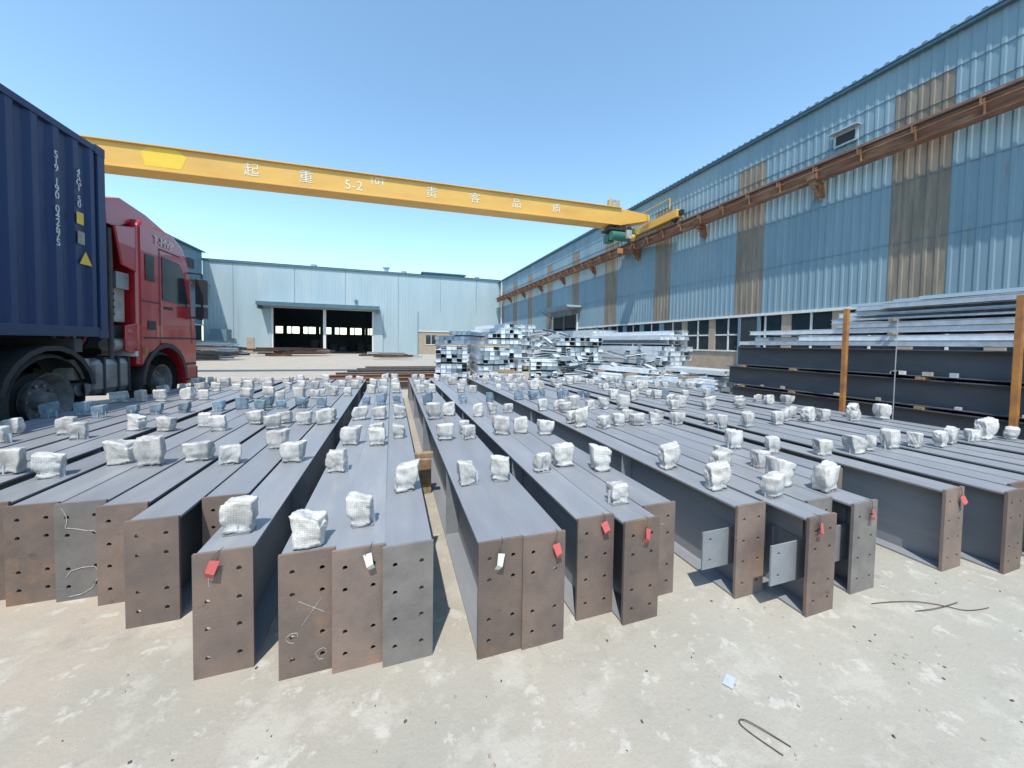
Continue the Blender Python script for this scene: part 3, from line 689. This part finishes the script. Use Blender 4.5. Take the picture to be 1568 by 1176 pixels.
for i in range(130):
    cx,cy,cz=R.choice([(5.2,11.0,1.3),(5.6,10.0,1.1),(6.1,8.9,.75),(6.7,8.2,.6),(7.3,7.4,.5),(5.3,8.7,.5),(5.8,11.6,1.6),(5.2,9.6,.9),(7.3,9.0,1.1)])
    T=Matrix.Translation((cx+R.gauss(0,.3),cy+R.gauss(0,.35),max(.03,cz*R.uniform(.5,1.05))))@Matrix.Rotation(R.gauss(1.5,.6),4,'Z')@Matrix.Rotation(R.gauss(0,.14),4,'Y')@Matrix.Rotation(R.gauss(0,.3),4,'X')
    channel(mb,R.uniform(.3,1.0),R.uniform(.09,.18),R.uniform(.05,.12),.006,R.choice(['galv','galv2','galv']),T)
mb.obj('offcuts',e)

def ibeam(mb,L,w,h,k,T):
    mb.box(0,L,-w/2,w/2,0,.012,k,T);mb.box(0,L,-w/2,w/2,h-.012,h,k,T);mb.box(0,L,-.004,.004,.012,h-.012,k,T)
e=empty('rusty_steel_section_row');mb=MB()
for i in range(7):
    T=Matrix.Translation((-2.6+i*.25,10.6+i*1.05,0.02))@Matrix.Rotation(R.uniform(-.06,.06),4,'Z')
    ibeam(mb,R.uniform(3.4,4.6),.2,.2,R.choice(['rustrail','darkbeam','rustplate']),T)
mb.obj('sections',e)
e=empty('pale_flat_bar_stack');mb=MB()
for i in range(8):
    T=Matrix.Translation((.85+i*.15,9.1+i*.1,.03))@Matrix.Rotation(math.radians(92+R.uniform(-2,2)),4,'Z')
    mb.box(0,2.6,-.06,.06,0,.1,'galv',T)
mb.obj('bars',e)
def pile(x,y,sx,sy,n,hl,zz,ks_):
    e=empty('steel_bar_pile');mb=MB()
    for i in range(n):
        T=Matrix.Translation((x+R.uniform(-sx,sx),y+R.uniform(-sy,sy),.04+R.uniform(0,zz)))@Matrix.Rotation(R.gauss(.1,.25),4,'Z')
        ibeam(mb,hl*R.uniform(1.2,2.2),.14,.14,R.choice(ks_),T)
    mb.obj('bars',e)
pile(-12.8,27,1.2,1.2,34,1.4,.7,['rustrail','galv','galv2','siding','darkbeam'])
pile(-9.2,34,2,1.2,26,1.6,.5,['rustrail','rustplate','galv2','darkbeam'])
pile(-13.6,33,1,2,30,1.3,1.0,['galv2','siding','galv','darkbeam'])
pile(-1.6,30,1.0,2,12,1.6,.3,['galv','galv2','rustrail'])

e=empty('dark_steel_beam_stack');mb=MB()
for j in range(3):
    for i in range(5):
        T=Matrix.Translation((7.15+i*.27+.02*j,-1.5-.2*R.random(),.10+j*.42))@Matrix.Rotation(math.pi/2,4,'Z')
        ibeam(mb,7.55+R.uniform(-.25,.2),.24,.38,'darkbeam',T)
mb.obj('beams',e)
mb=MB()
for j in range(3):
    for yy in(-1,1,2.9,4.6,5.6):mb.box(7.0,8.5,yy,yy+.09,.06+j*.42 if j else 0,.098+j*.42,'wood')
for yy in(2.1,3.2):mb.box(7.0,7.004,yy,yy+.01,.1,1.75,'galv2')
for i in range(14):
    yy=R.uniform(.5,5.5);j=R.randint(0,2);mb.box(7.02,7.08,yy,yy+R.uniform(.03,.09),.115+j*.42,.115+j*.42+R.uniform(.03,.07),R.choice(('white','beige','galv2')))
mb.obj('dunnage',e)
e=empty('galvanised_steel_bundle');mb=MB();z=1.37
for j in range(7):
    nn=6-(j>3)
    for i in range(nn):
        L0=R.choice([7.6,7.0,6.4,7.2])*(1 if j<3 else R.uniform(.68,.78))
        T=Matrix.Translation((7.22+i*.2+R.uniform(-.02,.02),-1.5+R.uniform(-.3,.3),z))@Matrix.Rotation(math.pi/2+R.uniform(-.008,.008),4,'Z')@Matrix.Translation((0,-.18,0))
        member(mb,L0,.185,.078,R.choice(['galv','galv2','galv2']),T)
    z+=.084
    if j in(1,3):
        for yy in(.3,1.8,3.3):mb.box(7.1,8.4,yy,yy+.06,z,z+.035,'wood')
        z+=.038
for i in range(6):
    T=Matrix.Translation((7.3+i*.1,R.uniform(-1,.5),z+.02))@Matrix.Rotation(math.pi/2+R.uniform(-.05,.05),4,'Z');mb.box(0,R.uniform(2.5,4.0),0,.08,0,.05,R.choice(['galv','backwall']),T)
mb.obj('channels',e)
for (x,y,h) in((6.85,3.75,1.95),(7.02,2.13,1.98),(6.85,.6,2.0)):
    mb=MB();mb.box(x-.03,x+.03,y-.03,y+.03,0,h,'orange');mb.box(x-.09,x+.09,y-.09,y+.09,0,.012,'orange');mb.obj('orange_stanchion_post',bevel=.004)
mb=MB();mb.box(6.45,6.6,-1,6.6,.03,.12,'rustrail');mb.box(6.3,6.7,-1,6.6,0.004,.03,'rustrail');mb.obj('rusty_floor_rail')

def wirecurve(name,pts,r=.0018):
    c=bpy.data.curves.new(name,'CURVE');c.dimensions='3D';c.bevel_depth=r
    s=c.splines.new('NURBS');s.points.add(len(pts)-1);s.order_u=3;s.use_endpoint_u=True
    for i,q in enumerate(pts):s.points[i].co=(*q,1)
    c.materials.append(M['wire']);o=bpy.data.objects.new(name,c);col.objects.link(o)
wirecurve('bent_wire',[(1.25,.78,.004),(1.19,.88,.012),(1.16,.90,.006),(1.15,.87,.004),(1.20,.77,.004)])
wirecurve('bent_wire',[(2.35,1.12,.004),(2.55,1.08,.01),(2.7,1.0,.004),(2.75,.93,.006),(2.9,.92,.004)])
wirecurve('bent_wire',[(2.5,1.02,.004),(2.6,.98,.02),(2.8,.99,.004)])
wirecurve('bent_wire',[(-.55,1.12,.004),(-.5,1.13,.006),(-.47,1.14,.004)])
mb=MB();mb.box(1.23,1.29,1.0,1.035,.004,.0055,'galv2',Matrix.Translation((1.26,1.02,0))@Matrix.Rotation(.5,4,'Z')@Matrix.Translation((-1.26,-1.02,0)));mb.obj('sheet_metal_offcut')
mb=MB()
for i in range(420):
    x=R.uniform(-1.8,4);y=R.uniform(.4,1.4) if R.random()<.6 else R.uniform(.4,6)
    s=R.uniform(.0015,.005);T=Matrix.Translation((x,y,s*.5))@Matrix.Rotation(R.uniform(0,3),4,'Z')@Matrix.Rotation(R.uniform(0,1),4,'X')
    mb.box(-s,s,-s*.7,s*.7,-s*.5,s*.5,R.choice(('beige','brick','chassis')),T)
mb.obj('gravel_chips')
